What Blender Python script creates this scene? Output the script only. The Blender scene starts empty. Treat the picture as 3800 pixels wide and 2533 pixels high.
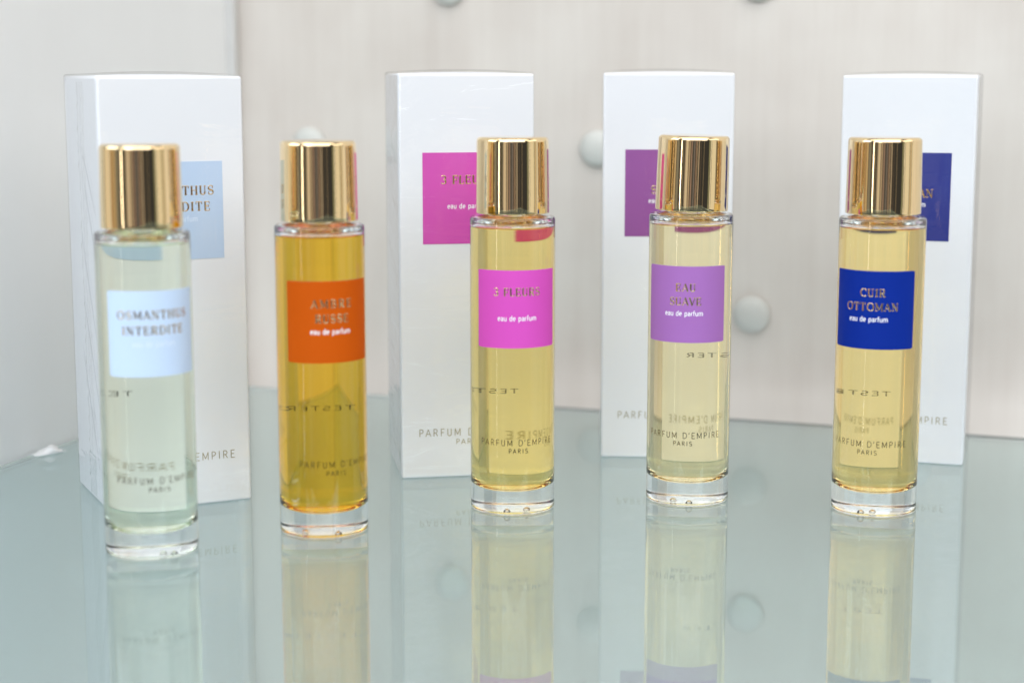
import bpy, math, random
from mathutils import Vector, Matrix

random.seed(4)
sc = bpy.context.scene
COL = sc.collection
R = math.radians

# ------------------------------------------------------------------ camera
CAM_H = .1545
PITCH = R(8.9)
cam_d = bpy.data.cameras.new('camera')
cam = bpy.data.objects.new('camera', cam_d)
COL.objects.link(cam)
cam.location = (0, 0, CAM_H)
cam.rotation_euler = (R(90) - PITCH, 0, 0)
cam_d.sensor_width = 36
cam_d.lens = 6418 / 3800 * 36
cam_d.clip_start = .01
cam_d.clip_end = 50
cam_d.dof.use_dof = True
cam_d.dof.focus_distance = .632
cam_d.dof.aperture_fstop = 6.6
sc.camera = cam

# ------------------------------------------------------------------ world, view
w = bpy.data.worlds.new('World')
sc.world = w
w.use_nodes = True
bg = w.node_tree.nodes['Background']
bg.inputs['Color'].default_value = (.80, .86, 1.0, 1)
bg.inputs['Strength'].default_value = .055
sc.view_settings.view_transform = 'Standard'
sc.view_settings.look = 'None'
sc.view_settings.exposure = 0
sc.view_settings.gamma = 1
cy = sc.cycles
cy.max_bounces = 32
cy.transmission_bounces = 28
cy.glossy_bounces = 12
cy.diffuse_bounces = 5
cy.transparent_max_bounces = 16
cy.caustics_reflective = True
cy.caustics_refractive = True
cy.blur_glossy = .3
cy.sample_clamp_indirect = 12
cy.use_denoising = True


# ------------------------------------------------------------------ lamps
def lamp(name, loc, target, sx, sy, radiance, color):
    l = bpy.data.lights.new(name, 'AREA')
    l.shape = 'RECTANGLE'
    l.size, l.size_y = sx, sy
    l.energy = .90 * radiance * math.pi * sx * sy
    l.color = color
    o = bpy.data.objects.new(name, l)
    COL.objects.link(o)
    o.location = loc
    d = Vector(target) - Vector(loc)
    o.rotation_euler = d.to_track_quat('-Z', 'Y').to_euler()
    return o


def ring_lamp(name, deg, dist, width, z0, z1, radiance, color):
    """upright lamp round the bottles; deg 0 is behind the camera, + is to the right"""
    c = (0, .62)
    a = R(deg)
    x, y = c[0] + dist * math.sin(a), c[1] - dist * math.cos(a)
    zc = (z0 + z1) / 2
    return lamp(name, (x, y, zc), (c[0], c[1], zc), width, z1 - z0, radiance, color)


lamp('ceiling_light', (0, .10, 1.35), (0, .66, .1), 1.8, .9, 2.9, (1.0, .98, .95))
lamp('front_fill', (.15, -1.0, 1.0), (0, .66, .1), 2.4, .9, 3.6, (.96, .975, 1.0))  # added frontal fill, too high to show in the cap sides
lamp('cool_fill', (-.50, -.25, .62), (-.17, .66, .1), .5, .4, 4.2, (.74, .88, 1.0))  # added cool fill by the camera, tints the side wall's near end
lamp('left_daylight', (-1.15, .35, .75), (0, .64, .1), .9, .7, 4.4, (.84, .93, 1.0))
lamp('right_light', (1.25, .15, .85), (0, .70, .1), .9, .7, 2.4, (1.0, .96, .90))  # added high fill from the right
lamp('floor_fill', (0, -.35, -.95), (0, .75, 0), 2.4, 1.2, 2.3, (.96, .98, 1.0))  # added lamp in place of floor light, lifts the lower wall
# unseen upright strips added as bands for the caps to reflect: (from deg, to deg, radiance, colour)
for a0, a1, ra, co in ((-104, -77, .80, (1.0, .93, .80)), (-76, -68, .46, (1.0, .66, .30)), (-67, -61, .60, (1.0, .80, .50)), (-59, -51, .22, (1, 1, .9)),
                       (-49, -47.5, .12, (1, .9, .8)), (-43.4, -42.2, 11.0, (1, .95, .88)), (-37.5, -35.5, .3, (1, .9, .7)), (-31, -29.5, .4, (1, .9, .8)),
                       (-28.5, -20, .68, (1, .90, .78)), (-18, -14, .50, (1, .84, .68)), (-11, -7.5, .36, (1, .72, .66)), (-5.5, -3.6, .12, (.7, .8, 1)),
                       (-1.8, 1, .24, (.9, .85, 1)), (4, 6.2, .34, (1, .70, .60)), (8, 8.8, .8, (1, .85, .7)), (12.5, 14.6, .66, (1, .88, .74)),
                       (20, 20.8, .14, (1, .7, .5)), (29, 29.8, .4, (1, .85, .6)), (46.5, 50, .32, (.9, 1, .65)), (52, 54, 1.3, (1, .97, .88)),
                       (55.5, 71, .84, (1, .97, .84)), (72.5, 79, .62, (1, .88, .62)), (80, 102, .86, (1, .97, .88))):
    ring_lamp('reflection_strip', (a0 + a1) / 2, 1.7, 2 * 1.7 * math.tan(R((a1 - a0) / 2)), -.35, .42, ra, co)


# ------------------------------------------------------------------ materials
def mat(name):
    m = bpy.data.materials.new(name)
    m.use_nodes = True
    nt = m.node_tree
    return m, nt, nt.nodes['Principled BSDF']


def nd(nt, t, **kw):
    n = nt.nodes.new(t)
    for k, v in kw.items():
        setattr(n, k, v)
    return n


def plain(name, col, rough=.5, metal=0., grain=0., grain_scale=900., bump=0., coat=0.):
    m, nt, p = mat(name)
    p.inputs['Roughness'].default_value = rough
    p.inputs['Metallic'].default_value = metal
    p.inputs['Coat Weight'].default_value = coat
    tc = nd(nt, 'ShaderNodeTexCoord')
    no = nd(nt, 'ShaderNodeTexNoise')
    no.inputs['Scale'].default_value = grain_scale
    no.inputs['Detail'].default_value = 4
    nt.links.new(tc.outputs['Object'], no.inputs['Vector'])
    mx = nd(nt, 'ShaderNodeMix', data_type='RGBA')
    a = [c * (1 - grain) for c in col]
    b = [min(1, c * (1 + grain)) for c in col]
    mx.inputs[6].default_value = (*a, 1)
    mx.inputs[7].default_value = (*b, 1)
    nt.links.new(no.outputs['Fac'], mx.inputs[0])
    nt.links.new(mx.outputs[2], p.inputs['Base Color'])
    if bump:
        bp = nd(nt, 'ShaderNodeBump')
        bp.inputs['Strength'].default_value = bump
        bp.inputs['Distance'].default_value = .0001
        nt.links.new(no.outputs['Fac'], bp.inputs['Height'])
        nt.links.new(bp.outputs['Normal'], p.inputs['Normal'])
    return m


def glassy(name, col, ior):
    m = bpy.data.materials.new(name)
    m.use_nodes = True
    nt = m.node_tree
    nt.nodes.clear()
    out = nd(nt, 'ShaderNodeOutputMaterial')
    g = nd(nt, 'ShaderNodeBsdfGlass')
    g.inputs['Color'].default_value = (*col, 1)
    g.inputs['IOR'].default_value = ior
    g.inputs['Roughness'].default_value = 0
    nt.links.new(g.outputs[0], out.inputs[0])
    return m


M_GLASS = glassy('bottle glass', (1, 1, 1), 1.5)


def shelf_glass():
    m, nt, p = mat('green tinted shelf glass')
    p.inputs['Base Color'].default_value = (.70, .855, .855, 1)
    p.inputs['Roughness'].default_value = 0.0
    p.inputs['IOR'].default_value = 1.5
    p.inputs['Transmission Weight'].default_value = 1
    # faint dust that scatters a little light
    d = nd(nt, 'ShaderNodeBsdfDiffuse')
    d.inputs['Color'].default_value = (.57, .69, .71, 1)
    mix = nd(nt, 'ShaderNodeMixShader')
    tc = nd(nt, 'ShaderNodeTexCoord')
    v = nd(nt, 'ShaderNodeTexNoise')
    v.inputs['Scale'].default_value = 1400
    nt.links.new(tc.outputs['Object'], v.inputs['Vector'])
    r = nd(nt, 'ShaderNodeMapRange')
    r.inputs['From Min'].default_value = .3
    r.inputs['From Max'].default_value = .8
    r.inputs['To Min'].default_value = .04
    r.inputs['To Max'].default_value = .10
    nt.links.new(v.outputs['Fac'], r.inputs['Value'])
    nt.links.new(r.outputs[0], mix.inputs[0])
    nt.links.new(p.outputs[0], mix.inputs[1])
    nt.links.new(d.outputs[0], mix.inputs[2])
    nt.links.new(mix.outputs[0], nt.nodes['Material Output'].inputs[0])
    return m


M_SHELF = shelf_glass()
M_GOLD = plain('polished gold metal', (.92, .72, .43), .045, 1, .02, 300)
M_FOIL = plain('gold foil lettering', (.60, .45, .25), .20, 1, .10, 2500)
M_FOIL_BRAND = plain('gold ink lettering', (.24, .165, .07), .18, 1, .08, 2500)
M_FOIL_BOX = plain('pale gold ink lettering', (.42, .38, .28), .35, 1, .08, 2500)
M_WHITE_INK = plain('white ink', (.88, .88, .92), .5, 0, .02)
M_EDGE = plain('white paper edge', (.85, .80, .80), .6, 0, .02)
M_CARD = plain('white card', (.77, .79, .84), .42, 0, .015, 1500, .10)
M_KNOB = plain('painted knob', (.60, .61, .58), .5, 0, .05, 120)
M_TISSUE = plain('white crumpled film', (.86, .87, .88), .35, 0, .03, 300, .2)
M_EMBOSS = plain('embossed card', (.76, .77, .80), .5, 0, .02)


def stamp_ink():
    m, nt, p = mat('dark stamp ink')
    p.inputs['Base Color'].default_value = (.030, .045, .035, 1)
    p.inputs['Roughness'].default_value = .7
    t = nd(nt, 'ShaderNodeBsdfTransparent')
    mix = nd(nt, 'ShaderNodeMixShader')
    tc = nd(nt, 'ShaderNodeTexCoord')
    v = nd(nt, 'ShaderNodeTexNoise')
    v.inputs['Scale'].default_value = 2200
    nt.links.new(tc.outputs['Object'], v.inputs['Vector'])
    r = nd(nt, 'ShaderNodeMapRange')
    r.inputs['From Min'].default_value = .35
    r.inputs['From Max'].default_value = .65
    r.inputs['To Min'].default_value = .40
    r.inputs['To Max'].default_value = .82
    nt.links.new(v.outputs['Fac'], r.inputs['Value'])
    nt.links.new(r.outputs[0], mix.inputs[0])
    nt.links.new(t.outputs[0], mix.inputs[1])
    nt.links.new(p.outputs[0], mix.inputs[2])
    nt.links.new(mix.outputs[0], nt.nodes['Material Output'].inputs[0])
    return m


M_STAMP = stamp_ink()


def film(name, strength, seed):
    """clear shrink wrap: see-through with a wrinkled glossy skin"""
    m = bpy.data.materials.new(name)
    m.use_nodes = True
    nt = m.node_tree
    nt.nodes.clear()
    out = nd(nt, 'ShaderNodeOutputMaterial')
    t = nd(nt, 'ShaderNodeBsdfTransparent')
    g = nd(nt, 'ShaderNodeBsdfGlossy')
    g.inputs['Roughness'].default_value = .07
    fr = nd(nt, 'ShaderNodeFresnel')
    fr.inputs['IOR'].default_value = 1.5
    tc = nd(nt, 'ShaderNodeTexCoord')
    mp = nd(nt, 'ShaderNodeMapping')
    mp.inputs['Location'].default_value = (seed, seed * 2.3, 0)
    mp.inputs['Rotation'].default_value = (0, R(24), 0)
    mp.inputs['Scale'].default_value = (28, 28, 120)
    no = nd(nt, 'ShaderNodeTexNoise')
    no.inputs['Scale'].default_value = 1
    no.inputs['Detail'].default_value = 3
    no.inputs['Distortion'].default_value = 1.2
    bp = nd(nt, 'ShaderNodeBump')
    bp.inputs['Strength'].default_value = strength
    bp.inputs['Distance'].default_value = .001
    nt.links.new(tc.outputs['Object'], mp.inputs['Vector'])
    nt.links.new(mp.outputs[0], no.inputs['Vector'])
    nt.links.new(no.outputs['Fac'], bp.inputs['Height'])
    nt.links.new(bp.outputs[0], g.inputs['Normal'])
    nt.links.new(bp.outputs[0], fr.inputs['Normal'])
    mix = nd(nt, 'ShaderNodeMixShader')
    # only the outer side of the film shines; light leaving through it is not trapped
    ge = nd(nt, 'ShaderNodeNewGeometry')
    iv = nd(nt, 'ShaderNodeMath', operation='SUBTRACT')
    iv.inputs[0].default_value = 1
    nt.links.new(ge.outputs['Backfacing'], iv.inputs[1])
    mu = nd(nt, 'ShaderNodeMath', operation='MULTIPLY')
    nt.links.new(fr.outputs[0], mu.inputs[0])
    nt.links.new(iv.outputs[0], mu.inputs[1])
    nt.links.new(mu.outputs[0], mix.inputs[0])
    nt.links.new(t.outputs[0], mix.inputs[1])
    nt.links.new(g.outputs[0], mix.inputs[2])
    nt.links.new(mix.outputs[0], out.inputs[0])
    return m


def wall_mat(name, a, b, grain):
    m, nt, p = mat(name)
    p.inputs['Roughness'].default_value = .55
    tc = nd(nt, 'ShaderNodeTexCoord')
    mp = nd(nt, 'ShaderNodeMapping')
    mp.inputs['Scale'].default_value = (150, 150, 9)
    n1 = nd(nt, 'ShaderNodeTexNoise')
    n1.inputs['Scale'].default_value = 1
    n1.inputs['Detail'].default_value = 6
    n1.inputs['Roughness'].default_value = .65
    n2 = nd(nt, 'ShaderNodeTexNoise')
    n2.inputs['Scale'].default_value = 14
    n2.inputs['Detail'].default_value = 3
    nt.links.new(tc.outputs['Object'], mp.inputs['Vector'])
    nt.links.new(mp.outputs[0], n1.inputs['Vector'])
    nt.links.new(tc.outputs['Object'], n2.inputs['Vector'])
    ad = nd(nt, 'ShaderNodeMath', operation='MULTIPLY_ADD')
    ad.inputs[1].default_value = grain
    nt.links.new(n1.outputs['Fac'], ad.inputs[0])
    m2 = nd(nt, 'ShaderNodeMath', operation='MULTIPLY')
    m2.inputs[1].default_value = 1 - grain
    nt.links.new(n2.outputs['Fac'], m2.inputs[0])
    nt.links.new(m2.outputs[0], ad.inputs[2])
    cr = nd(nt, 'ShaderNodeMapRange')
    cr.inputs['From Min'].default_value = .32
    cr.inputs['From Max'].default_value = .68
    nt.links.new(ad.outputs[0], cr.inputs['Value'])
    mx = nd(nt, 'ShaderNodeMix', data_type='RGBA')
    mx.inputs[6].default_value = (*a, 1)
    mx.inputs[7].default_value = (*b, 1)
    nt.links.new(cr.outputs[0], mx.inputs[0])
    nt.links.new(mx.outputs[2], p.inputs['Base Color'])
    return m


M_WALL = wall_mat('pale wood grain panel', (.59, .54, .495), (.70, .665, .62), .30)
M_SIDE = wall_mat('pale painted side panel', (.78, .79, .795), (.81, .82, .825), .15)


# ------------------------------------------------------------------ mesh helpers
def link(name, verts, faces, mats, parent=None, smooth=False, fmats=None, flat_angle=None):
    me = bpy.data.meshes.new(name)
    me.from_pydata(verts, [], faces)
    for m in (mats if isinstance(mats, (list, tuple)) else [mats]):
        me.materials.append(m)
    if fmats:
        me.polygons.foreach_set('material_index', fmats)
    if smooth:
        me.polygons.foreach_set('use_smooth', [True] * len(me.polygons))
    me.update()
    if flat_angle is not None:
        me.set_sharp_from_angle(angle=R(flat_angle))
    o = bpy.data.objects.new(name, me)
    COL.objects.link(o)
    if parent:
        o.parent = parent
    return o


def lathe(prof, n=128, cx=0, cy=0):
    """surface of revolution; faces point to the right-hand side of the profile's run
    (a profile going up at r > 0 faces outward)"""
    verts, faces = [], []
    rings = []
    for r, z in prof:
        if r < 1e-9:
            rings.append([len(verts)])
            verts.append((cx, cy, z))
        else:
            s = len(verts)
            for k in range(n):
                a = 2 * math.pi * k / n
                verts.append((cx + r * math.cos(a), cy + r * math.sin(a), z))
            rings.append(list(range(s, s + n)))
    for a, b in zip(rings, rings[1:]):
        for k in range(n):
            k2 = (k + 1) % n
            if len(a) == 1:
                faces.append((a[0], b[k2], b[k]))
            elif len(b) == 1:
                faces.append((a[k], a[k2], b[0]))
            else:
                faces.append((a[k], a[k2], b[k2], b[k]))
    return verts, faces


def arc(cx, cz, r, a0, a1, n=6):
    return [(cx + r * math.cos(R(a0 + (a1 - a0) * k / n)), cz + r * math.sin(R(a0 + (a1 - a0) * k / n))) for k in range(n + 1)]


def empty(name, loc, rz, label, cat, group=None):
    o = bpy.data.objects.new(name, None)
    o.empty_display_size = .01
    COL.objects.link(o)
    o.location = loc
    o.rotation_euler = (0, 0, rz)
    o['label'] = label
    o['category'] = cat
    if group:
        o['group'] = group
    return o


# ------------------------------------------------------------------ lettering: every glyph is drawn as ridged strokes
def A_(cx, cy, rx, ry, a0, a1, n=12):
    return [(cx + rx * math.cos(R(a0 + (a1 - a0) * k / n)), cy + ry * math.sin(R(a0 + (a1 - a0) * k / n))) for k in range(n + 1)]


def ln(*p):
    return [(p[i], p[i + 1]) for i in range(0, len(p), 2)]


S_CURVE = A_(.36, .75, .25, .25, 35, 270, 12) + A_(.36, .25, .27, .25, 90, -145, 12)
# glyph: width, [(weight, points)], serif feet [(x, y, left, right)], arm ends [(x, y0, y1)]
G = {
    'A': (.78, [('n', ln(.04, 0, .39, 1)), ('t', ln(.39, 1, .74, 0)), ('n', ln(.16, .32, .62, .32))], [(.04, 0, .1, .14), (.74, 0, .14, .1)], []),
    'B': (.72, [('t', ln(.14, 0, .14, 1)), ('n', ln(.14, 1, .38, 1)), ('c', A_(.38, .76, .22, .24, 90, -90)), ('n', ln(.14, .52, .4, .52)), ('c', A_(.4, .26, .26, .26, 90, -90)), ('n', ln(.4, 0, .14, 0))], [(.14, 0, .12, 0), (.14, 1, .12, 0)], []),
    'C': (.80, [('c', A_(.46, .5, .40, .5, 45, 315, 22))], [], [(.745, .68, .98)]),
    'D': (.80, [('t', ln(.14, 0, .14, 1)), ('n', ln(.14, 1, .34, 1)), ('c', A_(.34, .5, .4, .5, 90, -90, 18)), ('n', ln(.34, 0, .14, 0))], [(.14, 0, .12, 0), (.14, 1, .12, 0)], []),
    'E': (.68, [('t', ln(.14, 0, .14, 1)), ('n', ln(.14, 1, .6, 1)), ('n', ln(.14, .52, .52, .52)), ('n', ln(.14, 0, .62, 0))], [(.14, 0, .12, 0), (.14, 1, .12, 0)], [(.60, 1, .78), (.62, 0, .24), (.50, .40, .64)]),
    'F': (.64, [('t', ln(.14, 0, .14, 1)), ('n', ln(.14, 1, .58, 1)), ('n', ln(.14, .5, .5, .5))], [(.14, 0, .12, .14), (.14, 1, .12, 0)], [(.58, 1, .78), (.48, .38, .62)]),
    'H': (.84, [('t', ln(.15, 0, .15, 1)), ('t', ln(.69, 0, .69, 1)), ('n', ln(.15, .51, .69, .51))], [(.15, 0, .13, .13), (.15, 1, .13, .13), (.69, 0, .13, .13), (.69, 1, .13, .13)], []),
    'I': (.34, [('t', ln(.17, 0, .17, 1))], [(.17, 0, .14, .14), (.17, 1, .14, .14)], []),
    'L': (.62, [('t', ln(.14, 0, .14, 1)), ('n', ln(.14, 0, .56, 0))], [(.14, 0, .12, 0), (.14, 1, .12, .14)], [(.56, 0, .26)]),
    'M': (.96, [('n', ln(.12, 0, .12, 1)), ('t', ln(.12, 1, .48, .15)), ('n', ln(.48, .15, .84, 1)), ('t', ln(.84, 1, .84, 0))], [(.12, 0, .1, .1), (.84, 0, .1, .1), (.12, 1, .12, 0), (.84, 1, 0, .12)], []),
    'N': (.86, [('n', ln(.14, 0, .14, 1)), ('t', ln(.14, 1, .72, 0)), ('n', ln(.72, 0, .72, 1))], [(.14, 0, .12, .12), (.14, 1, .14, 0), (.72, 1, .12, .12)], []),
    'O': (.90, [('c', A_(.45, .5, .39, .5, 90, 450, 28))], [], []),
    'P': (.68, [('t', ln(.14, 0, .14, 1)), ('n', ln(.14, 1, .36, 1)), ('c', A_(.36, .73, .25, .27, 90, -90)), ('n', ln(.36, .46, .14, .46))], [(.14, 0, .12, .14), (.14, 1, .12, 0)], []),
    'R': (.76, [('t', ln(.14, 0, .14, 1)), ('n', ln(.14, 1, .36, 1)), ('c', A_(.36, .74, .25, .26, 90, -90)), ('n', ln(.36, .48, .14, .48)), ('t', ln(.38, .48, .66, 0))], [(.14, 0, .12, .12), (.14, 1, .12, 0), (.66, 0, 0, .1)], []),
    'S': (.70, [('s', S_CURVE)], [], [(.57, .72, .98), (.12, .02, .30)]),
    'T': (.74, [('t', ln(.37, 0, .37, 1)), ('n', ln(.03, 1, .71, 1))], [(.37, 0, .14, .14)], [(.04, 1, .76), (.70, 1, .76)]),
    'U': (.80, [('t', ln(.15, 1, .15, .3)), ('c', A_(.40, .3, .25, .3, 180, 360, 14)), ('n', ln(.65, .3, .65, 1))], [(.15, 1, .13, .13), (.65, 1, .12, .12)], []),
    'V': (.78, [('t', ln(.04, 1, .39, 0)), ('n', ln(.39, 0, .74, 1))], [(.04, 1, .1, .14), (.74, 1, .14, .1)], []),
    '3': (.66, [('c', A_(.30, .76, .23, .24, 150, -90, 14)), ('c', A_(.30, .26, .27, .26, 90, -150, 14))], [], []),
    "'": (.20, [('n', ln(.12, 1.02, .06, .76))], [], []),
    ' ': (.42, [], [], []),
    '.': (.24, [('t', ln(.10, 0, .10, .1))], [], []),
    'e': (.60, [('c', ln(.07, .38, .52, .38) + A_(.30, .36, .22, .34, 5, 305, 16))], [], []),
    'a': (.58, [('c', A_(.27, .50, .19, .20, 150, 0, 8) + ln(.46, .42, .46, 0)), ('c', A_(.26, .20, .19, .19, 60, 330, 12))], [], []),
    'u': (.62, [('c', ln(.10, .7, .10, .28) + A_(.30, .26, .20, .26, 180, 330, 9)), ('c', ln(.50, .7, .50, 0))], [], []),
    'd': (.64, [('c', A_(.29, .35, .21, .35, 45, 315, 16)), ('c', ln(.50, 1.05, .50, 0))], [], []),
    'p': (.64, [('c', ln(.11, .7, .11, -.3)), ('c', A_(.32, .35, .21, .35, 135, -135, 16))], [], []),
    'r': (.42, [('c', ln(.11, .7, .11, 0)), ('c', A_(.33, .42, .22, .28, 175, 85, 6))], [], []),
    'f': (.38, [('c', A_(.30, .84, .15, .20, 80, 180, 6) + ln(.15, .8, .15, 0)), ('c', ln(.02, .68, .33, .68))], [], []),
    'm': (.96, [('c', ln(.11, .7, .11, 0)), ('c', A_(.30, .46, .19, .24, 175, 0, 8) + ln(.49, .4, .49, 0)), ('c', A_(.68, .46, .19, .24, 175, 0, 8) + ln(.87, .4, .87, 0))], [], []),
    'l': (.22, [('c', ln(.11, 1.05, .11, 0))], [], []),
    'o': (.62, [('c', A_(.31, .35, .23, .35, 90, 450, 20))], [], []),
    'z': (.52, [('n', ln(.06, .7, .46, .7)), ('n', ln(.46, .7, .06, 0)), ('n', ln(.06, 0, .46, 0))], [], []),
}


def strokes(text, cx, cy, width, cap, style):
    """centre (cx, cy) of the row, fitted to width; returns [(points, half widths)] in mm"""
    W = [G[c][0] for c in text]
    nat = sum(W) * cap
    gaps = max(1, len(text) - 1)
    track = (width - nat) / gaps
    xs = 1.0
    if track < .02 * cap:
        track = .02 * cap
        xs = (width - track * gaps) / nat
    if track > .30 * cap:
        track = .30 * cap
        xs = (width - track * gaps) / nat
    thick, thin = {'serif': (.20, .095), 'sans': (.115, .115), 'bold': (.19, .17), 'light': (.15, .15), 'lower': (.155, .155)}[style]
    out = []
    x = cx - width / 2
    for c in text:
        gw, ss, feet, arms = G[c]

        def P(p):
            return (x + p[0] * cap * xs, cy - cap / 2 + p[1] * cap)
        for wt, pts in ss:
            q = [P(p) for p in pts]
            hw = []
            for i in range(len(q)):
                a, b = q[max(0, i - 1)], q[min(len(q) - 1, i + 1)]
                L = math.hypot(b[0] - a[0], b[1] - a[1]) or 1
                dy = abs(b[1] - a[1]) / L
                if wt == 't':
                    v = thick
                elif wt == 'n':
                    v = thin
                elif wt == 's':
                    dx = abs(b[0] - a[0]) / L
                    mid = .3 < pts[i][1] < .7
                    v = thin + (thick - thin) * (1 if mid else .35 * dy)
                else:
                    v = thin + (thick - thin) * dy ** 1.5
                hw.append(v * cap / 2)
            out.append((q, hw))
        if style == 'serif':
            for fx, fy, l, r in feet:
                y = fy + (.03 if fy == 0 else -.03)
                out.append(([P((fx - l, y)), P((fx + r, y))], [thin * cap * .5] * 2))
            for ax, y0, y1 in arms:
                out.append(([P((ax, y0)), P((ax, y1))], [thin * cap * .55] * 2))
        x += gw * cap * xs + track
    return out


def lettering(name, rows, place, material, parent, ridge, lift):
    """rows: list of stroke lists; place(u, v, h) -> point; ridge and lift in mm"""
    verts, faces = [], []
    k = 0
    for st in rows:
        for pts, hw in st:
            k += 1
            off = lift + (k % 5) * .0025
            s = len(verts)
            n = len(pts)
            ext = []
            for i in range(n):
                a, b = pts[max(0, i - 1)], pts[min(n - 1, i + 1)]
                L = math.hypot(b[0] - a[0], b[1] - a[1]) or 1
                tx, ty = (b[0] - a[0]) / L, (b[1] - a[1]) / L
                ext.append((tx, ty))
            for i, (p, hh) in enumerate(zip(pts, hw)):
                tx, ty = ext[i]
                px, py = p
                if i == 0:
                    px, py = px - tx * hh * .25, py - ty * hh * .25
                if i == n - 1:
                    px, py = px + tx * hh * .25, py + ty * hh * .25
                nx, ny = -ty, tx
                verts.append(place(px + nx * hh, py + ny * hh, off))
                verts.append(place(px + nx * hh * .3, py + ny * hh * .3, off + ridge))
                verts.append(place(px - nx * hh * .3, py - ny * hh * .3, off + ridge))
                verts.append(place(px - nx * hh, py - ny * hh, off))
            for i in range(n - 1):
                a = s + 4 * i
                for j in range(3):
                    faces.append((a + j, a + j + 1, a + 5 + j, a + 4 + j))
    return link(name, verts, faces, material, parent, smooth=False)


def on_cyl(rad, ang0=0.):
    """u, v in mm; ang0 turns the print round the bottle; local front is -Y"""
    def f(u, v, h):
        a = ang0 + u / (rad * 1000)
        r = rad + h / 1000
        return (r * math.sin(a), -r * math.cos(a), v / 1000)
    return f


def on_plane(y0):
    def f(u, v, h):
        return (u / 1000, y0 - h / 1000, v / 1000)
    return f


# ------------------------------------------------------------------ bottles
mm = .001
RB = .0150          # bottle radius
RI = .0131          # inner radius
Z_LIQ = .1007
SPECS = [
    dict(x=-.1176, y=.5486, rot=11.5, tint=(.962, .985, .915), lab=(.56, .69, .90), rows=['OSMANTHUS', 'INTERDITE'], w=[23.3, 20.0], off=[-.2, -.3], eau_off=-.3, eau=(.66, .76, .93), tz=50.5, ta=-30, cap_tilt=0, bub=((1.0, -9.5), (4.0, -11.8)),
         label='pale greenish perfume bottle with light blue label, standing nearest on the left', lt='pale blue label'),
    dict(x=-.0641, y=.5745, rot=13.2, tint=(1.0, .795, .25), lab=(.56, .088, .0005), rows=['AMBRE', 'RUSSE'], w=[13.8, 11.2], off=[.3, .3], eau_off=-.2, eau=None, tz=40.3, ta=-1, cap_tilt=0, bub=((-6.5, -5.0), (1.5, -12.2)),
         label='amber perfume bottle with orange label, the only one without a box behind', lt='orange label'),
    dict(x=.0002, y=.6055, rot=8.2, tint=(1.0, .897, .56), lab=(.66, .085, .50), rows=['3 FLEURS'], w=[16.7], off=[-.5], eau_off=-.5, eau=None, tz=40.5, ta=-17, cap_tilt=0, bub=((-3.6, -12.0), (3.0, -9.0)),
         label='yellow perfume bottle with bright pink label, middle of the row', lt='pink label'),
    dict(x=.0641, y=.6178, rot=-6.8, tint=(1.0, .94, .75), lab=(.37, .155, .47), rows=['EAU', 'SUAVE'], w=[7.0, 11.3], off=[.2, .1], eau_off=-.4, eau=None, tz=51.6, ta=19, cap_tilt=1.3, bub=((-3.2, -8.0), (2.2, -12.2)),
         label='pale yellow perfume bottle with lilac purple label and slightly tilted cap', lt='lilac label'),
    dict(x=.1293, y=.6025, rot=-10.5, tint=(1.0, .89, .59), lab=(.001, .022, .27), rows=['CUIR', 'OTTOMAN'], w=[8.6, 18.3], off=[.2, -.1], eau_off=-1.3, eau=None, tz=40.2, ta=-12, cap_tilt=0, bub=((1.5, -9.0), (-1.8, -12.2)),
         label='yellow perfume bottle with dark blue label, standing rightmost', lt='dark blue label'),
]


def glass_profile():
    p = [(0, .0007), (.0095, .0006), (.0112, .0002), (.0118, 0), (.0141, 0)]
    p += arc(.0141, .0009, .0009, -90, 0, 6)[1:]
    p += [(RB, .03), (RB, .06), (RB, .09)]
    p += arc(RB - .0012, .1030, .0012, 0, 90, 6)
    p += [(.0125, .1044), (.0098, .1046), (.0085, .1050), (.0078, .106), (.0078, .116), (.0070, .117), (0, .117)]
    return p


def cavity_profile():
    # runs downward inside, faces the air
    p = [(0, .112), (.0048, .112), (.0048, .1030), (.0056, .1024), (.0115, .1022), (.0126, .1018), (RI, .1012), (RI, Z_LIQ)]
    return p


def liquid_profile():
    p = [(0, .0078), (.0040, .0076)]
    p += arc(RI - .0066, .0142, .0066, -84, 0, 14)
    p += [(RI, .03), (RI, .06), (RI, .09), (RI, Z_LIQ)]
    return p


cap_prof = [(.0118, .1053), (.0127, .1053)] + arc(.01265, .1056, .0003, -90, 0, 3) + \
           [(.01290, .110), (.01278, .120), (.01262, .1300)] + arc(.01262 - .0015, .1302, .0015, 0, 90, 8) + \
           [(.0105, .13172), (.006, .1318), (0, .1318)]
cap_inner = [(0, .119), (.0105, .119), (.0118, .1180), (.0118, .1053)]


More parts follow.
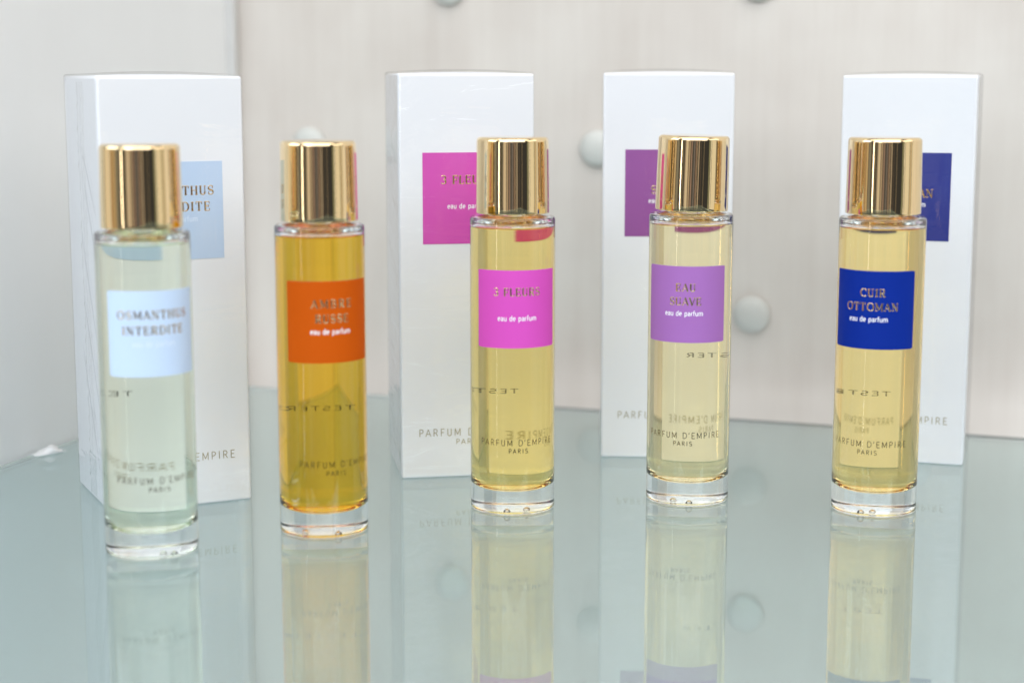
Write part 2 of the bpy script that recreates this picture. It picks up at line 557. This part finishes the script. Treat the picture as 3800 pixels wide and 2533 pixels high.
def build_bottle(s, first):
    yaw = -math.atan2(s['x'], s['y']) + R(s['rot'])
    root = empty('perfume_bottle', (s['x'], s['y'], .00006), yaw, s['label'], 'bottle', 'perfume bottles in a row on the glass shelf')
    # glass
    if first is None:
        v, f = lathe(glass_profile())
        v2, f2 = lathe(cavity_profile())
        n = len(v)
        g = link('glass_body', v + v2, f + [tuple(i + n for i in q) for q in f2], M_GLASS, root, smooth=True)
        g.data.set_sharp_from_angle(angle=R(50))
        c1, d1 = lathe(cap_prof)
        c2, d2 = lathe(cap_inner)
        n = len(c1)
        c = link('cap', c1 + c2, d1 + [tuple(i + n for i in q) for q in d2], M_GOLD, root, smooth=True)
        c.data.set_sharp_from_angle(angle=R(60))
    else:
        for nme in ('glass_body', 'cap'):
            src = [o for o in first.children if o.name.split('.')[0] == nme][0]
            o = src.copy()
            COL.objects.link(o)
            o.parent = root
            if nme == 'cap':
                c = o
    if s['cap_tilt']:
        a = R(s['cap_tilt'])
        piv = Vector((0, 0, .1053))
        m = Matrix.Translation(piv + Vector((0, 0, .0001))) @ Matrix.Rotation(a, 4, 'Y') @ Matrix.Translation(-piv)
        c.matrix_local = m
    # liquid: side and bottom meet the glass, top meets air
    v, f = lathe(liquid_profile())
    t, g = lathe([(RI, Z_LIQ), (RI - .0005, Z_LIQ - .00035), (.0115, Z_LIQ - .0005), (0, Z_LIQ - .0005)])
    n = len(v)
    m_side = glassy('perfume against glass', s['tint'], 1.36 / 1.5)
    m_top = glassy('perfume surface', s['tint'], 1.36)
    link('liquid', v + t, f + [tuple(i + n for i in q) for q in g], [m_side, m_top], root, smooth=True,
         fmats=[0] * len(f) + [1] * len(g)).data.set_sharp_from_angle(angle=R(50))
    # small bubbles and nicks in the thick glass foot
    for bx, by in s['bub']:
        pts, fc = lathe([(0, .0008), (.0009, .0009), (.00120, .0011), (.00115, .0015), (.0008, .0020), (.0004, .0022), (0, .0023)], 20, bx * mm, by * mm)
        link('bubble', pts, [tuple(reversed(q)) for q in fc], M_GLASS, root, smooth=True)
    # paper label, a curved sheet with a pale cut edge
    verts, faces, fm = [], [], []
    na = 48
    A = R(59.5)
    z0, z1 = .0595, .0866
    r0, r1 = RB + .00003, RB + .00014
    for i in range(na + 1):
        a = -A + 2 * A * i / na
        zz = .0003 if i in (0, na) else (.0001 if i in (1, na - 1) else 0)
        for r, z in ((r0, z0 + zz), (r1, z0 + zz), (r1, z1 - zz), (r0, z1 - zz)):
            verts.append((r * math.sin(a), -r * math.cos(a), z))
    for i in range(na):
        a, b = 4 * i, 4 * i + 4
        for j in range(4):
            k = (j + 1) % 4
            faces.append((a + j, b + j, b + k, a + k))
            fm.append(0 if j == 1 else 1)
    e = 4 * na
    faces += [(0, 1, 2, 3), (e + 3, e + 2, e + 1, e)]
    fm += [1, 1]
    ml = plain(s['lt'], s['lab'], .6, 0, .03, 2500, .12)
    ml.node_tree.nodes['Principled BSDF'].inputs['Specular IOR Level'].default_value = .12
    lab = link('label', verts, faces, [ml, M_EDGE], root, smooth=True, fmats=fm)
    lab.data.set_sharp_from_angle(angle=R(30))
    lab['label'] = s['lt'] + ' reading ' + ' '.join(s['rows'])
    pl = on_cyl(RB)
    top = 86.6
    rows = []
    ys = [top - 7.5, top - 12.4]
    for t_, wd, of, y in zip(s['rows'], s['w'], s['off'], ys):
        rows.append(strokes(t_, of, y, wd, 2.65, 'serif'))
    lettering('lettering', rows, pl, M_FOIL, lab, .05, .17)
    ei = M_WHITE_INK if not s['eau'] else plain('pale ink', s['eau'], .5, 0, .02)
    eo = lettering('small_lettering', [strokes('eau de parfum', s['eau_off'], top - 17.5 + .85, 13.7, 1.7, 'lower')], pl, ei, lab, .01, .16)
    # maker's name printed in gold on the front of the glass
    rows = [strokes("PARFUM D'EMPIRE", -.1, 26.1, 28.4, 2.05, 'sans'), strokes('PARIS', -.1, 23.2, 6.9, 1.5, 'light')]
    if s['rows'][0] == 'AMBRE':
        rows = [strokes("PARFUM D'EMPIRE", 2.4, 25.4, 28.4, 2.05, 'sans'), strokes('PARIS', .9, 22.4, 6.9, 1.5, 'light')]
    lettering('brand_lettering', rows, pl, M_FOIL_BRAND, root, .003, .04)
    # stamp on the back of the glass, read through the perfume
    rel = R(s['ta'] + s['rot'])
    pb = on_cyl(RB, math.pi - rel)
    lettering('stamp', [strokes('TESTER', 0, s['tz'], 11.0, 1.55, 'bold')], pb, M_STAMP, root, .003, .03)
    return root


first = None
for s in SPECS:
    b = build_bottle(s, first)
    first = first or b


# ------------------------------------------------------------------ cartons
def rounded_box(x0, x1, y0, y1, z0, z1, r, dome=0., seg=4):
    """upright box with rounded edges; a grid sphere pushed out to the corners"""
    import bmesh
    bm = bmesh.new()
    bmesh.ops.create_cube(bm, size=1)
    for v in bm.verts:
        v.co = Vector((x0 if v.co.x < 0 else x1, y0 if v.co.y < 0 else y1, z0 if v.co.z < 0 else z1))
    bmesh.ops.bevel(bm, geom=bm.edges[:], offset=r, segments=seg, profile=.5, affect='EDGES')
    if dome:
        tf = [f for f in bm.faces if f.normal.z > .99]
        bmesh.ops.subdivide_edges(bm, edges=list({e for f in tf for e in f.edges}), cuts=6, use_grid_fill=True)
        xm, ym, hx, hy = (x0 + x1) / 2, (y0 + y1) / 2, (x1 - x0) / 2 - r, (y1 - y0) / 2 - r
        for v in bm.verts:
            if v.co.z > z1 - 1e-5:
                u, q = max(0, 1 - ((v.co.x - xm) / hx) ** 2), max(0, 1 - ((v.co.y - ym) / hy) ** 2)
                v.co.z += dome * u * q
    return bm


def round_only(me):
    """smooth shading on the rounded edges only, so that broad faces stay plane"""
    for p in me.polygons:
        n = p.normal
        p.use_smooth = max(abs(n.x), abs(n.y), abs(n.z)) < .99999


def bm_link(name, bm, m, parent):
    me = bpy.data.meshes.new(name)
    bm.to_mesh(me)
    bm.free()
    me.materials.append(m)
    round_only(me)
    o = bpy.data.objects.new(name, me)
    COL.objects.link(o)
    o.parent = parent
    return o


BW, BD = 51.2, 45.0
BOXES = [
    dict(zt=.1230, x=-.1410, y=.5925, yaw=26.0, h=152.4, lab=(.47, .60, .80), rows=['OSMANTHUS', 'INTERDITE'], w=[27.0, 24.0], eau=(.66, .76, .93), dx=.8, film=.4,
         label='white shrink-wrapped perfume box with light blue label, turned to show its left side', lt='light blue label', depth=52),
    dict(zt=.1241, x=-.0421, y=.6461, yaw=9.8, h=153.2, lab=(.60, .070, .42), rows=['3 FLEURS'], w=[19.7], eau=None, dx=0, film=.7,
         label='white perfume box with magenta label, behind the pink-labelled bottle', lt='magenta label', depth=47),
    dict(zt=.1237, x=.0358, y=.6840, yaw=-3, h=153.4, lab=(.27, .07, .30), rows=['EAU', 'SUAVE'], w=[8.2, 13.0], eau=None, dx=0, film=.2,
         label='white perfume box with plum purple label, behind the bottle with the tilted cap', lt='plum purple label', depth=49),
    dict(zt=.1229, x=.1292, y=.6828, yaw=-16.8, h=152.5, lab=(.006, .02, .22), rows=['CUIR', 'OTTOMAN'], w=[9.7, 20.5], eau=None, dx=0, film=.25,
         label='white perfume box with navy blue label, rightmost of the boxes', lt='navy blue label', depth=49),
]
for i, s in enumerate(BOXES):
    root = empty('perfume_box', (s['x'], s['y'], .00008), R(s['yaw']), s['label'], 'box', 'white perfume boxes behind the bottles')
    W, D, H = BW * mm, s['depth'] * mm, s['h'] * mm
    bm_link('carton', rounded_box(0, W, 0, D, 0, H, .0010, .0007), M_CARD, root)
    # label
    lw, lh = 33.6 * mm, 34.2 * mm
    xc = W / 2 + s['dx'] * mm
    zt = s['zt']
    lab_m = plain(s['lt'], s['lab'], .5, 0, .03, 2000, .10)
    bm = rounded_box(xc - lw / 2, xc + lw / 2, -.00015, -.00002, zt - lh, zt, .00003, 0, 1)
    lab = bm_link('label', bm, lab_m, root)
    for p in lab.data.polygons:
        p.use_smooth = False
    lab['label'] = s['lt'] + ' reading ' + ' '.join(s['rows'])
    pl = on_plane(0)
    cx = xc * 1000
    ys = [zt * 1000 - 10.1, zt * 1000 - 15.7]
    lettering('lettering', [strokes(t_, cx, y, wd, 3.1, 'serif') for t_, wd, y in zip(s['rows'], s['w'], ys)], pl, M_FOIL, lab, .05, .17)
    ei = M_WHITE_INK if not s['eau'] else plain('pale ink', s['eau'], .5, 0, .02)
    lettering('small_lettering', [strokes('eau de parfum', cx, zt * 1000 - 20.9 + .9, 15.0, 1.8, 'lower')], pl, ei, lab, .01, .17)
    cb = BW / 2 + (s['dx'] if i == 0 else 0) * .9
    rows = [strokes("PARFUM D'EMPIRE", cb, 17.6, 38.0, 2.7, 'sans'), strokes('PARIS', cb, 13.9, 9.4, 1.9, 'light')]
    lettering('brand_lettering', rows, pl, M_FOIL_BOX, root, .003, .03)
    if i == 0:
        lettering('volume_lettering', [strokes('3.3 Fl oz', 42, 5.0, 13, 2.2, 'light')], pl, M_EMBOSS, root, .03, .02)
    # clear film pulled tight round the carton
    fm_ = film('clear shrink wrap', s['film'], 3.1 * i + 1)
    e = .0004
    bm = rounded_box(-e, W + e, -e, D + e, .0001, H + e + .0003, .0013, .0010)
    bm_link('shrink_wrap', bm, fm_, root)
    if i == 0:
        # wavy overlapping film seam and slanting folds on the left side
        verts, faces = [], []
        n = 90
        for k in range(n + 1):
            z = .002 + (H - .004) * k / n
            wv = .0006 * math.sin(z * 900) + .0004 * math.sin(z * 2300 + 1) + .0006 * math.sin(z * 160)
            y = D * .52 + wv
            verts += [(-e - .00002, y + .0005, z), (-e - .0006, y, z), (-e - .00015, y - .0006, z), (-e - .00002, y - .0075, z)]
        for k in range(n):
            a = 4 * k
            for j in range(3):
                faces.append((a + j, a + j + 1, a + j + 5, a + j + 4))
        link('film_seam', verts, faces, fm_, root, smooth=True)
        for (ya, za, yb, zb) in ((.030, .098, .003, .045), (.030, .075, .003, .022), (.034, .055, .010, .006), (.026, .128, .006, .104), (.022, .115, .004, .082)):
            verts, faces = [], []
            n = 24
            for k in range(n + 1):
                t = k / n
                y = ya + (yb - ya) * t
                z = za + (zb - za) * t + .003 * math.sin(t * math.pi)
                hgt = .0006 * math.sin(t * math.pi) ** .6 + 1e-5
                verts += [(-e - .00001, y + .0016, z + .0012), (-e - hgt, y, z), (-e - .00001, y - .0012, z - .0012)]
            for k in range(n):
                a = 3 * k
                for j in range(2):
                    faces.append((a + j, a + j + 1, a + j + 4, a + j + 3))
            link('film_fold', verts, faces, fm_, root, smooth=True)

# ------------------------------------------------------------------ glass shelf
TH = math.atan(.348)                    # the back wall runs down to the right
dx_, dy_ = math.cos(TH), -math.sin(TH)  # along the wall, to the right
nx_, ny_ = math.sin(TH), math.cos(TH)   # away from the camera
corner = Vector((-.1408, .8477))


def frame_pt(u, v):
    return (corner.x + dx_ * u + nx_ * v, corner.y + dy_ * u + ny_ * v)


def slab(name, u0, u1, v0, v1, z0, z1, r, m, seg=3):
    bm = rounded_box(u0, u1, v0, v1, z0, z1, r, 0, seg)
    me = bpy.data.meshes.new(name)
    bm.to_mesh(me)
    bm.free()
    me.materials.append(m)
    o = bpy.data.objects.new(name, me)
    COL.objects.link(o)
    o.location = (corner.x, corner.y, 0)
    o.rotation_euler = (0, 0, -TH)
    round_only(me)
    return o


sh = slab('glass_shelf', 0, .62, -.62, 0, -.010, 0, .0008, M_SHELF)
sh['label'] = 'green tinted clear glass shelf carrying the bottles and boxes'
sh['category'] = 'shelf'

# ------------------------------------------------------------------ walls
GAP = .0427
bw = slab('back_wall', -.30, .95, GAP, GAP + .018, -.45, .75, .001, M_WALL)
bw['kind'] = 'structure'
sw = slab('side_wall', -.010, -.0012, -.28, .008, -.45, .75, .001, M_SIDE)
sw['kind'] = 'structure'

ct = slab('corner_shade', -.034, -.0127, GAP - .005, GAP - .0002, -.45, .75, .0008, plain('grey corner shade', (.62, .615, .60), .5, 0, .04, 60))  # grey strip added to darken the corner gap, stands in for shade
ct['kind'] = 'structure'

# knobs in diamonds on the back wall
v, f = lathe([(0, 0), (.0084, 0), (.0089, .0010), (.0088, .0022), (.0078, .0036), (.0060, .0047), (.0035, .0054), (0, .0057)], 32)
knob_me = bpy.data.meshes.new('knob')
knob_me.from_pydata(v, [], f)
knob_me.materials.append(M_KNOB)
knob_me.polygons.foreach_set('use_smooth', [True] * len(knob_me.polygons))
u_ref = (.0412 - corner.x - nx_ * GAP) / dx_
for c in range(-3, 5):
    for k in range(-3, 3):
        u = u_ref + c * .0757
        z = .1178 + (2 * k + (c % 2)) * .0764
        if not -.3 < z < .35:
            continue
        o = bpy.data.objects.new('knob', knob_me)
        COL.objects.link(o)
        o.parent = bw
        o.location = (u, GAP - .00002, z)
        o.rotation_euler = (R(90), 0, 0)
    o.scale = (.95, .95, .85)

# ------------------------------------------------------------------ scrap of film by the side wall
verts, faces = [], []
nu, nv = 22, 8
for i in range(nu + 1):
    for j in range(nv + 1):
        u, q = i / nu - .5, j / nv - .5
        edge = (1 - (2 * u) ** 4) * (1 - (2 * q) ** 4)
        zz = .0004 + edge * (.0024 * math.exp(-(u * 3.2 - .2) ** 2) + 0.0008 * math.sin(u * 17 + q * 6) * math.cos(q * 9 + u * 5))
        verts.append((u * .0135 + .0008 * math.sin(q * 8), q * .0062 * (1 - 1.1 * u * u), max(.0003, zz)))
for i in range(nu):
    for j in range(nv):
        a = i * (nv + 1) + j
        faces.append((a, a + nv + 1, a + nv + 2, a + 1))
o = link('film_scrap', verts, faces, M_TISSUE, None, smooth=True)
o.location = (-.1893, .6905, 0)
o.rotation_euler = (0, 0, R(50))
o['label'] = 'small crumpled white scrap lying on the glass by the left wall'
o['category'] = 'scrap'
sol = o.modifiers.new('thickness', 'SOLIDIFY')
sol.thickness = .0002
sol.offset = 1
